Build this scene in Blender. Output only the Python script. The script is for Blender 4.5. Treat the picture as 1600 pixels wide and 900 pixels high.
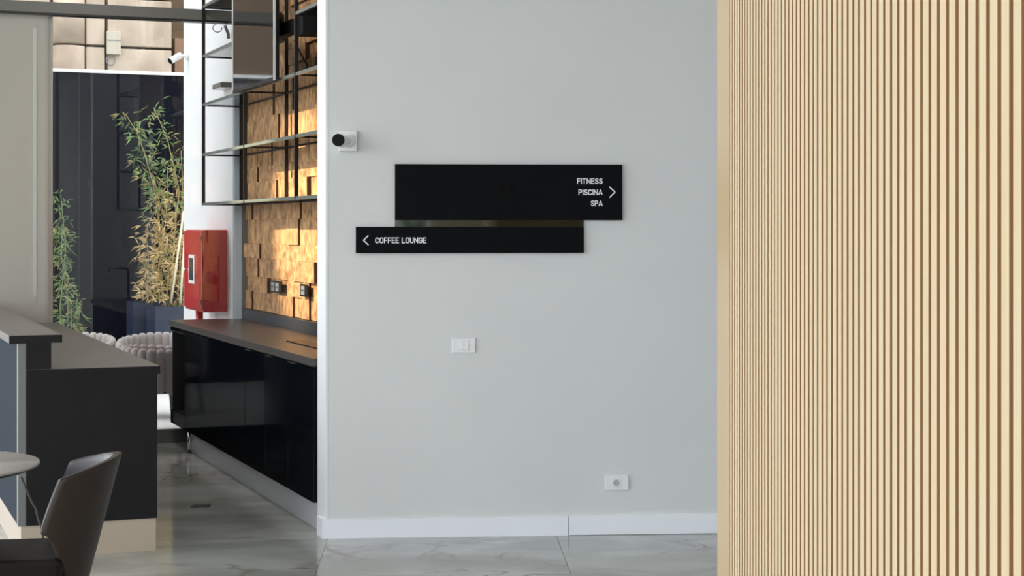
import bpy, bmesh, math, random
from mathutils import Vector, Matrix

for o in list(bpy.data.objects):
    bpy.data.objects.remove(o, do_unlink=True)
SC = bpy.context.scene
COL = SC.collection
PI = math.pi

# ------------------------------------------------------------------ camera
F, CX, CY, EYE = 2620.0, 800.0, 358.0, 1.62        # focal length and centre in pixels of the 1600x900 frame
cam_d = bpy.data.cameras.new('camera')
cam_d.sensor_width = 36.0
cam_d.lens = F / 1600.0 * 36.0
cam_d.shift_y = -(450.0 - CY) / 1600.0
cam_d.clip_start = 0.05
cam_d.clip_end = 300
cam = bpy.data.objects.new('camera', cam_d)
COL.objects.link(cam)
cam.location = (0, 0, EYE)
cam.rotation_euler = (PI / 2, 0, 0)
SC.camera = cam

# ------------------------------------------------------------------ sky, sun, exposure
world = bpy.data.worlds.new('sky')
SC.world = world
world.use_nodes = True
wn = world.node_tree.nodes
bg = wn.get('Background') or wn.new('ShaderNodeBackground')
bg.inputs['Color'].default_value = (0.91, 0.955, 1.0, 1)
bg.inputs['Strength'].default_value = 3.3
SC.view_settings.view_transform = 'Standard'
SC.view_settings.look = 'None'
SC.view_settings.exposure = 0.24
SC.view_settings.gamma = 1.0
SC.view_settings.use_curve_mapping = False

# ------------------------------------------------------------------ frames of reference
TH = math.atan2(1065.0, F)                  # the coffee lounge is turned 22 degrees against the camera
OX, OY = -2.04, 12.97                       # corner of timber wall and glass front
def G(x, y, z=0.0):                         # lounge grid (x right, y outwards) -> world
    c, s = math.cos(TH), math.sin(TH)
    return Vector((OX + x * c - y * s, OY + x * s + y * c, z))
WA = (-0.973, 8.788)                        # left foot of the grey wall
WPH = math.atan2(0.148, 2.061)
def Wl(s, d, z):                            # grey wall (s along, d out towards the room) -> world
    c, sn = math.cos(WPH), math.sin(WPH)
    return Vector((WA[0] + s * c + d * sn, WA[1] + s * sn - d * c, z))
def wall_px(px, py):                        # photo pixel -> (s, z) on the grey wall
    dx = (px - CX) / F
    c, sn = math.cos(WPH), math.sin(WPH)
    # n . (k*(dx,1) - WA) = 0 with n = (sn, -c)
    k = (sn * WA[0] - c * WA[1]) / (sn * dx - c)
    X, Y = k * dx, k
    return ((X - WA[0]) * c + (Y - WA[1]) * sn, EYE - (py - CY) * k / F)
def at(px, py, Y):                          # photo pixel at a known distance
    return Vector(((px - CX) * Y / F, Y, EYE - (py - CY) * Y / F))

# ------------------------------------------------------------------ materials
def lin(c):
    return tuple(((v / 255.0) / 12.92 if v / 255.0 <= 0.04045 else ((v / 255.0 + 0.055) / 1.055) ** 2.4) for v in c)
MATS = {}
def mat(name, rgb, rough=0.5, metal=0.0, spec=0.5, vary=0.0, vscale=3.0, bump=0.0, bscale=60.0, stretch=(1, 1, 1), rgb2=None, coat=0.0, coord='Object'):
    m = bpy.data.materials.new(name)
    m.use_nodes = True
    nt = m.node_tree
    b = nt.nodes['Principled BSDF']
    c = lin(rgb)
    b.inputs['Base Color'].default_value = (*c, 1)
    b.inputs['Roughness'].default_value = rough
    b.inputs['Metallic'].default_value = metal
    b.inputs['Specular IOR Level'].default_value = spec
    if coat:
        b.inputs['Coat Weight'].default_value = coat
        b.inputs['Coat Roughness'].default_value = 0.06
    if vary or bump or rgb2:
        tc = nt.nodes.new('ShaderNodeTexCoord')
        mp = nt.nodes.new('ShaderNodeMapping')
        mp.inputs['Scale'].default_value = stretch
        nt.links.new(tc.outputs[coord], mp.inputs['Vector'])
        oi = nt.nodes.new('ShaderNodeObjectInfo')
        ml = nt.nodes.new('ShaderNodeMath'); ml.operation = 'MULTIPLY'; ml.inputs[1].default_value = 37.0
        nt.links.new(oi.outputs['Random'], ml.inputs[0])
        nt.links.new(ml.outputs[0], mp.inputs['Location'])
    if vary or rgb2:
        n = nt.nodes.new('ShaderNodeTexNoise')
        n.inputs['Scale'].default_value = vscale
        n.inputs['Detail'].default_value = 6
        nt.links.new(mp.outputs[0], n.inputs['Vector'])
        r = nt.nodes.new('ShaderNodeValToRGB')
        r.color_ramp.elements[0].position = 0.32
        r.color_ramp.elements[1].position = 0.68
        c2 = lin(rgb2) if rgb2 else c
        r.color_ramp.elements[0].color = (*[v * (1 - vary) for v in c], 1)
        r.color_ramp.elements[1].color = (*[min(1, v * (1 + vary)) for v in c2], 1)
        nt.links.new(n.outputs['Fac'], r.inputs['Fac'])
        nt.links.new(r.outputs[0], b.inputs['Base Color'])
    if bump:
        n2 = nt.nodes.new('ShaderNodeTexNoise')
        n2.inputs['Scale'].default_value = bscale
        n2.inputs['Detail'].default_value = 4
        nt.links.new(mp.outputs[0], n2.inputs['Vector'])
        bp = nt.nodes.new('ShaderNodeBump')
        bp.inputs['Strength'].default_value = bump
        bp.inputs['Distance'].default_value = 0.01
        nt.links.new(n2.outputs['Fac'], bp.inputs['Height'])
        nt.links.new(bp.outputs[0], b.inputs['Normal'])
    MATS[name] = m
    return m

mat('wall_paint', (220, 222, 222), 0.75, vary=0.02, vscale=1.2, bump=0.12, bscale=90)
mat('white_paint', (236, 238, 240), 0.45)
mat('board_white', (244, 248, 255), 0.35)
mat('ceiling_paint', (225, 225, 222), 0.8)
mat('sign_black', (9, 11, 14), 0.55, spec=0.08)
mat('sign_mirror', (74, 76, 74), 0.04, metal=1.0)
mat('sign_gloss', (3, 3, 4), 0.25, spec=0.1)
mat('letter_white', (245, 247, 250), 0.5)
mat('plastic_white', (238, 239, 240), 0.35)
mat('plastic_grey', (120, 122, 124), 0.5)
mat('well_grey', (186, 188, 190), 0.5)
mat('plastic_black', (12, 12, 14), 0.35)
mat('lens_black', (5, 5, 7), 0.35, spec=0.1)
mat('slat_wood', (218, 204, 172), 0.6, vary=0.07, vscale=3.0, stretch=(60, 60, 0.9), rgb2=(204, 178, 138), bump=0.05, bscale=20)
mat('groove_wood', (150, 112, 72), 0.7, vary=0.08, vscale=3, stretch=(30, 30, 1))
mat('wood_edge', (200, 174, 134), 0.32, vary=0.04, vscale=3, stretch=(30, 30, 1))
mat('bar_stone', (24, 24, 27), 0.5, spec=0.3, vary=0.12, vscale=9, bump=0.04, bscale=120)
mat('bar_top', (98, 92, 86), 0.38, vary=0.06, vscale=14)
mat('bar_plinth', (196, 182, 164), 0.35)
mat('steel', (168, 168, 166), 0.22, metal=1.0)
mat('plinth_metal', (226, 230, 240), 0.16, metal=0.15)
mat('reflection_grey', (124, 127, 126), 0.35)  # grey of a reflected band, put into the colour
mat('shelf_edge', (104, 112, 106), 0.25)
mat('chrome', (230, 232, 234), 0.08, metal=1.0)
mat('cab_inside', (6, 6, 7), 0.7)
mat('worktop', (72, 68, 66), 0.33, vary=0.08, vscale=16)
mat('upstand', (52, 56, 60), 0.4)
mat('black_metal', (16, 16, 17), 0.4)
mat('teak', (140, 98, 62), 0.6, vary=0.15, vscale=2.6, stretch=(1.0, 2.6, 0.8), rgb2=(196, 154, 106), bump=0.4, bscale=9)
mat('teak_end_shade', (74, 44, 26), 0.8)  # shade on the unlit block ends, put into the colour
mat('teak_back', (58, 34, 20), 0.8)
mat('frame_grey', (104, 104, 100), 0.4)
mat('frame_light', (176, 186, 192), 0.35)
mat('pillar_grey', (170, 168, 160), 0.22, spec=0.45, vary=0.03, vscale=0.8)
mat('pillar_reflection', (184, 188, 183), 0.25)  # pale tone of a reflection line on the glossy pillar
mat('white_render', (206, 207, 207), 0.8, bump=0.1, bscale=30)
mat('red_paint', (190, 32, 40), 0.3, coat=0.3)
mat('red_dark', (120, 20, 26), 0.4)
mat('window_plastic', (60, 66, 72), 0.15)
mat('fence_dark', (12, 15, 23), 0.5, spec=0.04, vary=0.1, vscale=1.5)
mat('fence_cap', (228, 232, 232), 0.35)
mat('stone', (160, 143, 125), 0.85, vary=0.14, vscale=2.0, rgb2=(180, 165, 148), bump=0.25, bscale=14)
mat('stone_joint', (96, 78, 60), 0.9)
mat('brown_panel', (112, 84, 62), 0.6, vary=0.15, vscale=3)
mat('box_cream', (172, 166, 148), 0.5)
mat('paving', (196, 194, 190), 0.8, vary=0.05, vscale=2)
mat('planter', (34, 42, 60), 0.45)
mat('soil', (40, 32, 26), 0.95)
mat('leaf_green', (70, 98, 52), 0.5, vary=0.25, vscale=9, rgb2=(104, 128, 70))
mat('leaf_olive', (108, 108, 62), 0.55, vary=0.25, vscale=9, rgb2=(146, 138, 84))
mat('leaf_dry', (164, 134, 84), 0.6, vary=0.2, vscale=9, rgb2=(196, 172, 122))
mat('culm', (150, 130, 80), 0.5, vary=0.15, vscale=6)
mat('culm_green', (92, 112, 58), 0.5, vary=0.15, vscale=6)
mat('cane_pale', (216, 204, 172), 0.5)
mat('rope', (158, 150, 146), 0.8, bump=0.4, bscale=160)
mat('rope_frame', (40, 40, 42), 0.5)
mat('cushion', (150, 146, 142), 0.85)
mat('leather', (54, 45, 39), 0.45, spec=0.35, vary=0.06, vscale=6, bump=0.06, bscale=200)
mat('leather_inner', (70, 68, 72), 0.4, bump=0.05, bscale=200)
mat('seat_dark', (28, 26, 23), 0.6, spec=0.12, bump=0.05, bscale=200)
mat('table_top', (196, 192, 188), 0.3)
mat('table_edge', (84, 74, 66), 0.4)
mat('cable_grey', (92, 88, 86), 0.5)
mat('hedge', (60, 88, 40), 0.6, vary=0.3, vscale=3, rgb2=(92, 116, 60))
mat('tv_screen', (20, 20, 22), 0.05, spec=0.9)
mat('silver', (222, 224, 224), 0.3, metal=0.2)

def tile_material():
    m = bpy.data.materials.new('marble_tile'); m.use_nodes = True
    nt = m.node_tree; N = nt.nodes; L = nt.links
    b = N['Principled BSDF']
    b.inputs['Roughness'].default_value = 0.1
    b.inputs['Specular IOR Level'].default_value = 0.55
    tc = N.new('ShaderNodeTexCoord'); mp = N.new('ShaderNodeMapping')
    oi = N.new('ShaderNodeObjectInfo'); ml = N.new('ShaderNodeMath'); ml.operation = 'MULTIPLY'; ml.inputs[1].default_value = 53.0
    L.new(oi.outputs['Random'], ml.inputs[0]); L.new(ml.outputs[0], mp.inputs['Location'])
    mp.inputs['Rotation'].default_value = (0, 0, 0.25)
    mp.inputs['Scale'].default_value = (0.85, 1.35, 1)
    L.new(tc.outputs['Object'], mp.inputs['Vector'])
    def noise(sc, det, dist=0.0, src=None):
        n = N.new('ShaderNodeTexNoise'); n.inputs['Scale'].default_value = sc; n.inputs['Detail'].default_value = det
        n.inputs['Distortion'].default_value = dist
        L.new((src or mp.outputs[0]), n.inputs['Vector']); return n
    n1 = noise(1.9, 8, 0.5)
    r1 = N.new('ShaderNodeValToRGB')
    e = r1.color_ramp.elements
    e[0].position = 0.30; e[0].color = (*lin((142, 142, 136)), 1)
    e[1].position = 0.66; e[1].color = (*lin((180, 182, 179)), 1)
    k = e.new(0.5); k.color = (*lin((162, 163, 158)), 1)
    L.new(n1.outputs['Fac'], r1.inputs['Fac'])
    def vein(sc, w, col, prev, dist, amount):
        n = noise(sc, 5, dist)
        s = N.new('ShaderNodeMath'); s.operation = 'SUBTRACT'; s.inputs[1].default_value = 0.5
        L.new(n.outputs['Fac'], s.inputs[0])
        a = N.new('ShaderNodeMath'); a.operation = 'ABSOLUTE'; L.new(s.outputs[0], a.inputs[0])
        r = N.new('ShaderNodeMapRange'); r.inputs['From Min'].default_value = 0.0; r.inputs['From Max'].default_value = w
        r.inputs['To Min'].default_value = amount; r.inputs['To Max'].default_value = 0.0
        L.new(a.outputs[0], r.inputs['Value'])
        g = noise(1.1, 3)
        gr = N.new('ShaderNodeMapRange'); gr.inputs['From Min'].default_value = 0.46; gr.inputs['From Max'].default_value = 0.58
        L.new(g.outputs['Fac'], gr.inputs['Value'])
        mu = N.new('ShaderNodeMath'); mu.operation = 'MULTIPLY'
        L.new(r.outputs[0], mu.inputs[0]); L.new(gr.outputs[0], mu.inputs[1])
        mx = N.new('ShaderNodeMix'); mx.data_type = 'RGBA'
        L.new(mu.outputs[0], mx.inputs[0]); L.new(prev, mx.inputs[6]); mx.inputs[7].default_value = (*lin(col), 1)
        return mx.outputs[2]
    c = vein(1.5, 0.030, (116, 107, 97), r1.outputs[0], 0.6, 0.6)
    c = vein(0.9, 0.014, (122, 84, 58), c, 1.0, 0.9)
    L.new(c, b.inputs['Base Color'])
    MATS['marble_tile'] = m
tile_material()

def lacquer(name, rgb, gloss, rough):
    m = bpy.data.materials.new(name); m.use_nodes = True
    nt = m.node_tree; N = nt.nodes; L = nt.links
    N.clear()
    out = N.new('ShaderNodeOutputMaterial'); mx = N.new('ShaderNodeMixShader'); mx.inputs[0].default_value = gloss
    df = N.new('ShaderNodeBsdfDiffuse'); df.inputs['Color'].default_value = (*lin(rgb), 1)
    gl = N.new('ShaderNodeBsdfGlossy'); gl.inputs['Roughness'].default_value = rough
    L.new(df.outputs[0], mx.inputs[1]); L.new(gl.outputs[0], mx.inputs[2]); L.new(mx.outputs[0], out.inputs['Surface'])
    MATS[name] = m
lacquer('bar_side', (52, 60, 70), 0.10, 0.2)
lacquer('cab_black', (11, 15, 21), 0.03, 0.06)

def glass_material(name, tint, refl=1.0, rough=0.0):
    m = bpy.data.materials.new(name); m.use_nodes = True
    nt = m.node_tree; N = nt.nodes; L = nt.links
    N.clear()
    out = N.new('ShaderNodeOutputMaterial'); mx = N.new('ShaderNodeMixShader')
    tr = N.new('ShaderNodeBsdfTransparent'); tr.inputs['Color'].default_value = (*tint, 1)
    gl = N.new('ShaderNodeBsdfGlossy'); gl.inputs['Roughness'].default_value = rough
    fr = N.new('ShaderNodeFresnel'); fr.inputs['IOR'].default_value = 1.5
    mu = N.new('ShaderNodeMath'); mu.operation = 'MULTIPLY'; mu.inputs[1].default_value = refl
    L.new(fr.outputs[0], mu.inputs[0]); L.new(mu.outputs[0], mx.inputs[0])
    L.new(tr.outputs[0], mx.inputs[1]); L.new(gl.outputs[0], mx.inputs[2]); L.new(mx.outputs[0], out.inputs['Surface'])
    MATS[name] = m
glass_material('pane_glass', (0.93, 0.93, 0.925), 1.0)
glass_material('shelf_glass', (0.80, 0.89, 0.86), 1.2)

def lamp_material(name, col, strength):
    m = bpy.data.materials.new(name); m.use_nodes = True
    b = m.node_tree.nodes['Principled BSDF']
    b.inputs['Emission Color'].default_value = (*col, 1)
    b.inputs['Emission Strength'].default_value = strength
    MATS[name] = m
lamp_material('lamp_warm', (1.0, 0.78, 0.5), 12)

# ------------------------------------------------------------------ mesh builder
class MB:
    def __init__(self):
        self.bm = bmesh.new()
    def box(self, x0, x1, y0, y1, z0, z1, mi=0, bev=0.0):
        v = [self.bm.verts.new(p) for p in ((x0, y0, z0), (x1, y0, z0), (x1, y1, z0), (x0, y1, z0), (x0, y0, z1), (x1, y0, z1), (x1, y1, z1), (x0, y1, z1))]
        fs = [self.bm.faces.new([v[i] for i in q]) for q in ((0, 3, 2, 1), (4, 5, 6, 7), (0, 1, 5, 4), (1, 2, 6, 5), (2, 3, 7, 6), (3, 0, 4, 7))]
        for f in fs: f.material_index = mi
        if bev:
            es = {e for f in fs for e in f.edges}
            bmesh.ops.bevel(self.bm, geom=list(es), offset=bev, segments=2, affect='EDGES', profile=0.5)
        return self
    def prism(self, pts, z0, z1, mi=0):
        a = [self.bm.verts.new((x, y, z0)) for x, y in pts]; b = [self.bm.verts.new((x, y, z1)) for x, y in pts]
        n = len(pts)
        fs = [self.bm.faces.new(a[::-1]), self.bm.faces.new(b)]
        for i in range(n):
            fs.append(self.bm.faces.new((a[i], a[(i + 1) % n], b[(i + 1) % n], b[i])))
        for f in fs: f.material_index = mi
        return self
    def tube(self, pts, r, seg=8, mi=0, cap=True):
        pts = [Vector(p) for p in pts]
        rs = r if isinstance(r, (list, tuple)) else [r] * len(pts)
        rings = []
        ref = None
        for i, p in enumerate(pts):
            d = (pts[min(i + 1, len(pts) - 1)] - pts[max(i - 1, 0)])
            if d.length < 1e-9: d = Vector((0, 0, 1))
            d.normalize()
            if ref is None:
                ref = Vector((1, 0, 0)) if abs(d.x) < 0.8 else Vector((0, 1, 0))
            u = (ref - d * ref.dot(d)).normalized(); w = d.cross(u)
            ref = u
            rings.append([self.bm.verts.new(p + (u * math.cos(2 * PI * k / seg) + w * math.sin(2 * PI * k / seg)) * rs[i]) for k in range(seg)])
        for i in range(len(rings) - 1):
            for k in range(seg):
                f = self.bm.faces.new((rings[i][k], rings[i][(k + 1) % seg], rings[i + 1][(k + 1) % seg], rings[i + 1][k]))
                f.smooth = True; f.material_index = mi
        if cap:
            for q in (rings[0][::-1], rings[-1]):
                f = self.bm.faces.new(q); f.material_index = mi
        return self
    def lathe(self, prof, seg=32, center=(0, 0, 0), mi=0, axis=None):
        rings = []
        q = axis.to_track_quat('Z', 'Y') if axis is not None else None
        for r, z in prof:
            ring = []
            for k in range(seg):
                v = Vector((r * math.cos(2 * PI * k / seg), r * math.sin(2 * PI * k / seg), z))
                if q: v = q @ v
                ring.append(self.bm.verts.new(v + Vector(center)))
            rings.append(ring)
        for i in range(len(rings) - 1):
            for k in range(seg):
                f = self.bm.faces.new((rings[i][k], rings[i][(k + 1) % seg], rings[i + 1][(k + 1) % seg], rings[i + 1][k]))
                f.smooth = True; f.material_index = mi
        f = self.bm.faces.new(rings[0][::-1]); f.material_index = mi
        f = self.bm.faces.new(rings[-1]); f.material_index = mi
        return self
    def build(self, name, mats, parent=None, loc=(0, 0, 0), rot=(0, 0, 0), auto=False):
        bmesh.ops.recalc_face_normals(self.bm, faces=self.bm.faces)
        me = bpy.data.meshes.new(name); self.bm.to_mesh(me); self.bm.free()
        if isinstance(mats, str): mats = [mats]
        for m in mats: me.materials.append(MATS[m])
        o = bpy.data.objects.new(name, me); COL.objects.link(o)
        o.parent = parent; o.location = loc; o.rotation_euler = rot
        return o

def tag(o, label, cat, group=None):
    o['label'] = label; o['category'] = cat
    if group: o['group'] = group
    return o
def struct(o, label=None):
    o['kind'] = 'structure'
    if label: o['label'] = label
    return o
def empty(name, loc=(0, 0, 0), rz=0.0):
    o = bpy.data.objects.new(name, None); COL.objects.link(o)
    o.empty_display_size = 0.1
    o.location = loc; o.rotation_euler = (0, 0, rz)
    return o
def share(src, name, parent, loc, rot=(0, 0, 0), scale=(1, 1, 1)):
    o = bpy.data.objects.new(name, src.data); COL.objects.link(o)
    o.parent = parent; o.location = loc; o.rotation_euler = rot; o.scale = scale
    return o
def local(root, x0, y0):                    # helper: lounge-grid coordinates relative to a root at (x0, y0)
    return None

# ================================================================== THE ROOM
# floor: slab and polished tiles
FR = math.radians(2.5)
fl = MB()
YR, XL = -1.8, -6.2                          # shopfront line behind the camera, window line on the left
fpts = [(XL, YR), (4.2, YR), (4.2, 9.1), (-0.4, 9.3)]
g1 = G(0.25, 0.0); g2 = G(-4.4, 0.0)
fpts += [(g1.x, g1.y), (g2.x, g2.y), (XL, g2.y)]
fl.prism(fpts, -0.2, -0.004)
floor = struct(fl.build('floor', 'stone_joint'))
T = 1.2
def tile_origin(i, j):
    c, s = math.cos(FR), math.sin(FR)
    x, y = i * T, j * T
    return (0.235 + x * c - y * s, 8.83 + x * s + y * c)
tm = MB().box(0.0012, T - 0.0012, 0.0012, T - 0.0012, -0.01, 0.0, bev=0.0)
tile0 = None
def inside(x, y):
    if y < YR or x < XL or x > 4.2: return False
    # glass front line
    d = Vector((x - OX, y - OY)); ly = -d.x * math.sin(TH) + d.y * math.cos(TH); lx = d.x * math.cos(TH) + d.y * math.sin(TH)
    return ly < 0.0 and (y < 9.0 or lx < 0.3)
for i in range(-7, 4):
    for j in range(-12, 4):
        ox, oy = tile_origin(i, j)
        corners = [tile_origin(i + a, j + b) for a in (0, 1) for b in (0, 1)]
        if not any(inside(*c) for c in corners): continue
        if oy > 9.6 and i > -1: continue
        if not all(inside(*c) for c in corners):
            # cut the tile along the glass front / wall by clipping its outline
            poly = [tile_origin(i, j), tile_origin(i + 1, j), tile_origin(i + 1, j + 1), tile_origin(i, j + 1)]
            def clip(poly, fn):
                out = []
                for k in range(len(poly)):
                    p, q = poly[k], poly[(k + 1) % len(poly)]
                    a, b = fn(p), fn(q)
                    if a >= 0: out.append(p)
                    if (a >= 0) != (b >= 0):
                        t = a / (a - b); out.append((p[0] + (q[0] - p[0]) * t, p[1] + (q[1] - p[1]) * t))
                return out
            ny = (-math.sin(TH), math.cos(TH))
            poly = clip(poly, lambda p: -((p[0] - OX) * ny[0] + (p[1] - OY) * ny[1]))
            if poly: poly = clip(poly, lambda p: p[1] - YR)
            if poly: poly = clip(poly, lambda p: p[0] - XL)
            if poly: poly = clip(poly, lambda p: 4.2 - p[0])
            if len(poly) < 3: continue
            cx_, cy_ = sum(p[0] for p in poly) / len(poly), sum(p[1] for p in poly) / len(poly)
            poly = [(p[0] - ox + (cx_ - p[0]) * 0.001, p[1] - oy + (cy_ - p[1]) * 0.001) for p in poly]
            MB().prism(poly, -0.01, 0.0).build('tile', 'marble_tile', floor, (ox, oy, 0))
            continue
        if tile0 is None:
            tile0 = tm.build('tile', 'marble_tile', floor, (ox, oy, 0), (0, 0, FR))
        else:
            share(tile0, 'tile', floor, (ox, oy, 0), (0, 0, FR))

# ceiling
CH = 4.0
struct(MB().prism(fpts, CH, CH + 0.25).build('ceiling', 'ceiling_paint'))

# grey wall with its end, corner trim and skirting
WLEN = 5.0
end = (-0.15 * math.sin(TH - WPH), 0.15 * math.cos(TH - WPH))       # wall end runs along the lounge grid
wb = MB().prism([(0.0, 0.0), (WLEN, 0.0), (WLEN, 0.15), (end[0], end[1])], 0.0, CH)
wall = struct(wb.build('wall_back', 'wall_paint', None, (WA[0], WA[1], 0), (0, 0, WPH)))
tr = MB().prism([(-0.004, -0.002), (0.008, -0.002), (0.008, 0.0), (0.0, 0.0), (end[0], end[1]), (end[0] - 0.006, end[1])], 0.1, CH)
struct(tr.build('trim_1', 'white_paint', None, (WA[0], WA[1], 0), (0, 0, WPH)))
bb = struct(empty('baseboard_back', (WA[0], WA[1], 0), WPH))
s_joint = wall_px(888, 830)[0]
e2 = (end[0] * 0.8 - 0.018, end[1] * 0.8)
MB().prism([(-0.022, -0.016), (s_joint - 0.0015, -0.016), (s_joint - 0.0015, 0.0), (0, 0), (end[0] * 0.8, e2[1]), e2], 0.0, 0.101).build('board', 'board_white', bb)
MB().box(s_joint + 0.0015, WLEN, -0.016, 0.0, 0.002, 0.106).build('board', 'board_white', bb)

# slatted timber partition close on the right
SX, SP = 0.489, 0.04
yend = F * SX / (1121 - CX)
ylast = F * SX / (1140.5 - CX)
part = struct(empty('wall_partition', (SX, 0, 0)), 'pale timber partition faced with narrow upright slats')
RR = 0.10
prof = [(0.012, -0.6), (0.8, -0.6), (0.8, yend + 0.10), (0.0 + RR, yend + 0.10)]
for k in range(9):
    a = PI / 2 + (PI / 2) * k / 8
    prof.append((RR + RR * math.cos(a), yend + 0.10 - RR + RR * math.sin(a)))
prof += [(0.0, ylast + 0.008), (0.012, ylast + 0.008)]
MB().prism(prof, 0.0, CH).build('end_panel', 'wood_edge', part)
sl0 = None
n = 0
for i in range(0, 130):
    yc = ylast - 0.0065 - 0.0135 - i * SP
    if yc < -0.55: break
    if sl0 is None:
        mb = MB()
        mb.box(0.0, 0.0118, -0.0132, 0.0132, 0.0, CH)
        for f in mb.bm.faces:
            f.material_index = 0 if f.calc_center_median().x < 0.002 else 1
        sl0 = mb.build('slat', ['slat_wood', 'groove_wood'], part, (0, yc, 0))
    else:
        share(sl0, 'slat', part, (0, yc, 0))
MB().box(0.0119, 0.0135, -0.58, ylast + 0.0075, 0.0, CH).build('groove_backing', 'groove_wood', part)

# timber block wall behind the coffee counter
tw = struct(MB().box(0.0, 0.12, -4.10, 0.0, 0.0, CH).build('wall_left', 'teak_back', None, G(0, 0), (0, 0, TH)), 'wall clad in rough teak blocks of uneven depth')
ub = MB().box(0, 1, 0, 1, 0, 1)
rnd = random.Random(7)
blk0 = None
z = 1.012
while z < 3.45:
    h = rnd.choice((0.11, 0.14, 0.18))
    y = 0.0
    while y > -2.9:
        ln = rnd.choice((0.18, 0.24, 0.32, 0.42, 0.55))
        ln = min(ln, y + 3.0)
        dep = rnd.choice((0.016, 0.028, 0.03, 0.031, 0.032, 0.046))
        sc = (dep, ln - 0.001, h - 0.0008)
        if blk0 is None:
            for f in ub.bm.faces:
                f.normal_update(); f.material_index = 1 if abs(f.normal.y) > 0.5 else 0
            blk0 = ub.build('block', ['teak', 'teak_end_shade'], tw, (-dep, y - ln, z)); blk0.scale = sc
        else:
            share(blk0, 'block', tw, (-dep, y - ln, z), (0, 0, 0), sc)
        y -= ln
    z += h

# far glass front with its pillar
win = struct(empty('window_1', G(0, 0), TH), 'tall glass front looking out on the terrace')
MB().box(-0.112, -0.058, -0.03, 0.05, 0.0, CH).build('mullion', 'frame_light', win)
MB().box(-0.056, 0.0, -0.045, 0.05, 0.0, CH).build('mullion', 'frame_grey', win)
MB().box(-4.4, -0.112, -0.05, 0.05, 3.215, 3.295).build('transom', 'frame_grey', win)
MB().box(-4.4, -0.112, -0.052, 0.05, 3.200, 3.214).build('transom_gasket', 'plastic_black', win)
MB().box(-1.455, -0.112, -0.03, 0.03, 0.0, 0.10).build('bottom_rail', 'frame_grey', win)
MB().box(-1.455, -0.112, -0.006, 0.006, 0.10, 3.200).build('pane', 'pane_glass', win)
MB().box(-4.4, -0.112, -0.006, 0.006, 3.295, CH).build('pane', 'pane_glass', win)
pl = MB()
pts = [(-3.2, 0.0), (-1.52, 0.0)] + [(-1.52 + 0.06 * math.sin(a), 0.06 - 0.06 * math.cos(a)) for a in (0.3, 0.7, 1.1, 1.5)] + [(-1.457, 0.5), (-3.2, 0.5)]
pl.prism(pts, 0.0, 3.2)
pil = struct(pl.build('wall_pillar', 'pillar_grey', None, G(0, 0), (0, 0, TH)), 'smooth grey pillar beside the glass front')
MB().box(-1.612, -1.585, -0.004, 0.0, 1.12, 3.1).build('reflection_strip', 'pillar_reflection', pil)  # vertical reflection on the pillar, built as a thin pale strip

# side wall on the far right and the shopfront posts behind the camera (out of the picture)
struct(MB().box(4.0, 4.2, YR, 9.1, 0.0, CH).build('wall_right', 'wall_paint'))
sf = struct(empty('window_2', (0, YR + 0.1, 0)), 'shopfront of glass posts behind the camera')
for x in (-6.1, -3.2, -1.2, 1.6, 3.9):
    MB().box(x - 0.06, x + 0.06, -0.06, 0.06, 0.0, CH).build('post', 'frame_grey', sf)
MB().box(XL, 4.0, -0.05, 0.05, 3.2, 3.3).build('transom', 'frame_grey', sf)

# ================================================================== OUTSIDE
struct(MB().box(-30, 30, -30, 45, -0.3, -0.21).build('ground', 'paving'))
terr = [G(-7, 0.0), G(3.5, 0.0), G(3.5, 5.2), G(-7, 5.2)]
struct(MB().prism([(p.x, p.y) for p in terr], -0.2, -0.012).build('floor_terrace', 'paving'))
ww = struct(MB().box(-0.11, 0.35, 0.052, 1.995, -0.012, 4.6).build('wall_outside', 'white_render', None, G(0, 0), (0, 0, TH)), 'white rendered wall stub outside the glass front')

# red fire hose cabinet on the white wall
fc = tag(empty('fire_hose_cabinet', G(-0.11, 0.58, 0.95), TH), 'red fire hose cabinet on the white wall, with a small window in its door', 'fire cabinet')
MB().box(-0.19, 0.0, -0.34, 0.36, 0.02, 0.665, bev=0.006).build('body', 'red_paint', fc)
dr = MB().box(-0.205, -0.192, -0.345, 0.36, 0.04, 0.655, bev=0.004).build('door', 'red_paint', fc)
MB().box(-0.214, -0.2055, -0.10, 0.12, 0.235, 0.465, bev=0.003).build('window_frame', 'plastic_white', dr)
MB().box(-0.2165, -0.2145, -0.065, 0.085, 0.265, 0.44).build('window_pane', 'window_plastic', dr)
MB().lathe([(0.012, 0), (0.012, 0.014), (0.006, 0.02)], 12, (-0.206, 0.27, 0.34), axis=Vector((-1, 0, 0))).build('latch', 'chrome', dr)
for zz in (0.08, 0.58):
    MB().box(-0.21, -0.206, -0.345, -0.315, zz, zz + 0.035).build('hinge', 'red_dark', dr)
MB().tube([(-0.13, 0.1, -0.94), (-0.13, 0.1, 0.02)], 0.03, 12).build('pipe', 'red_paint', fc)

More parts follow.
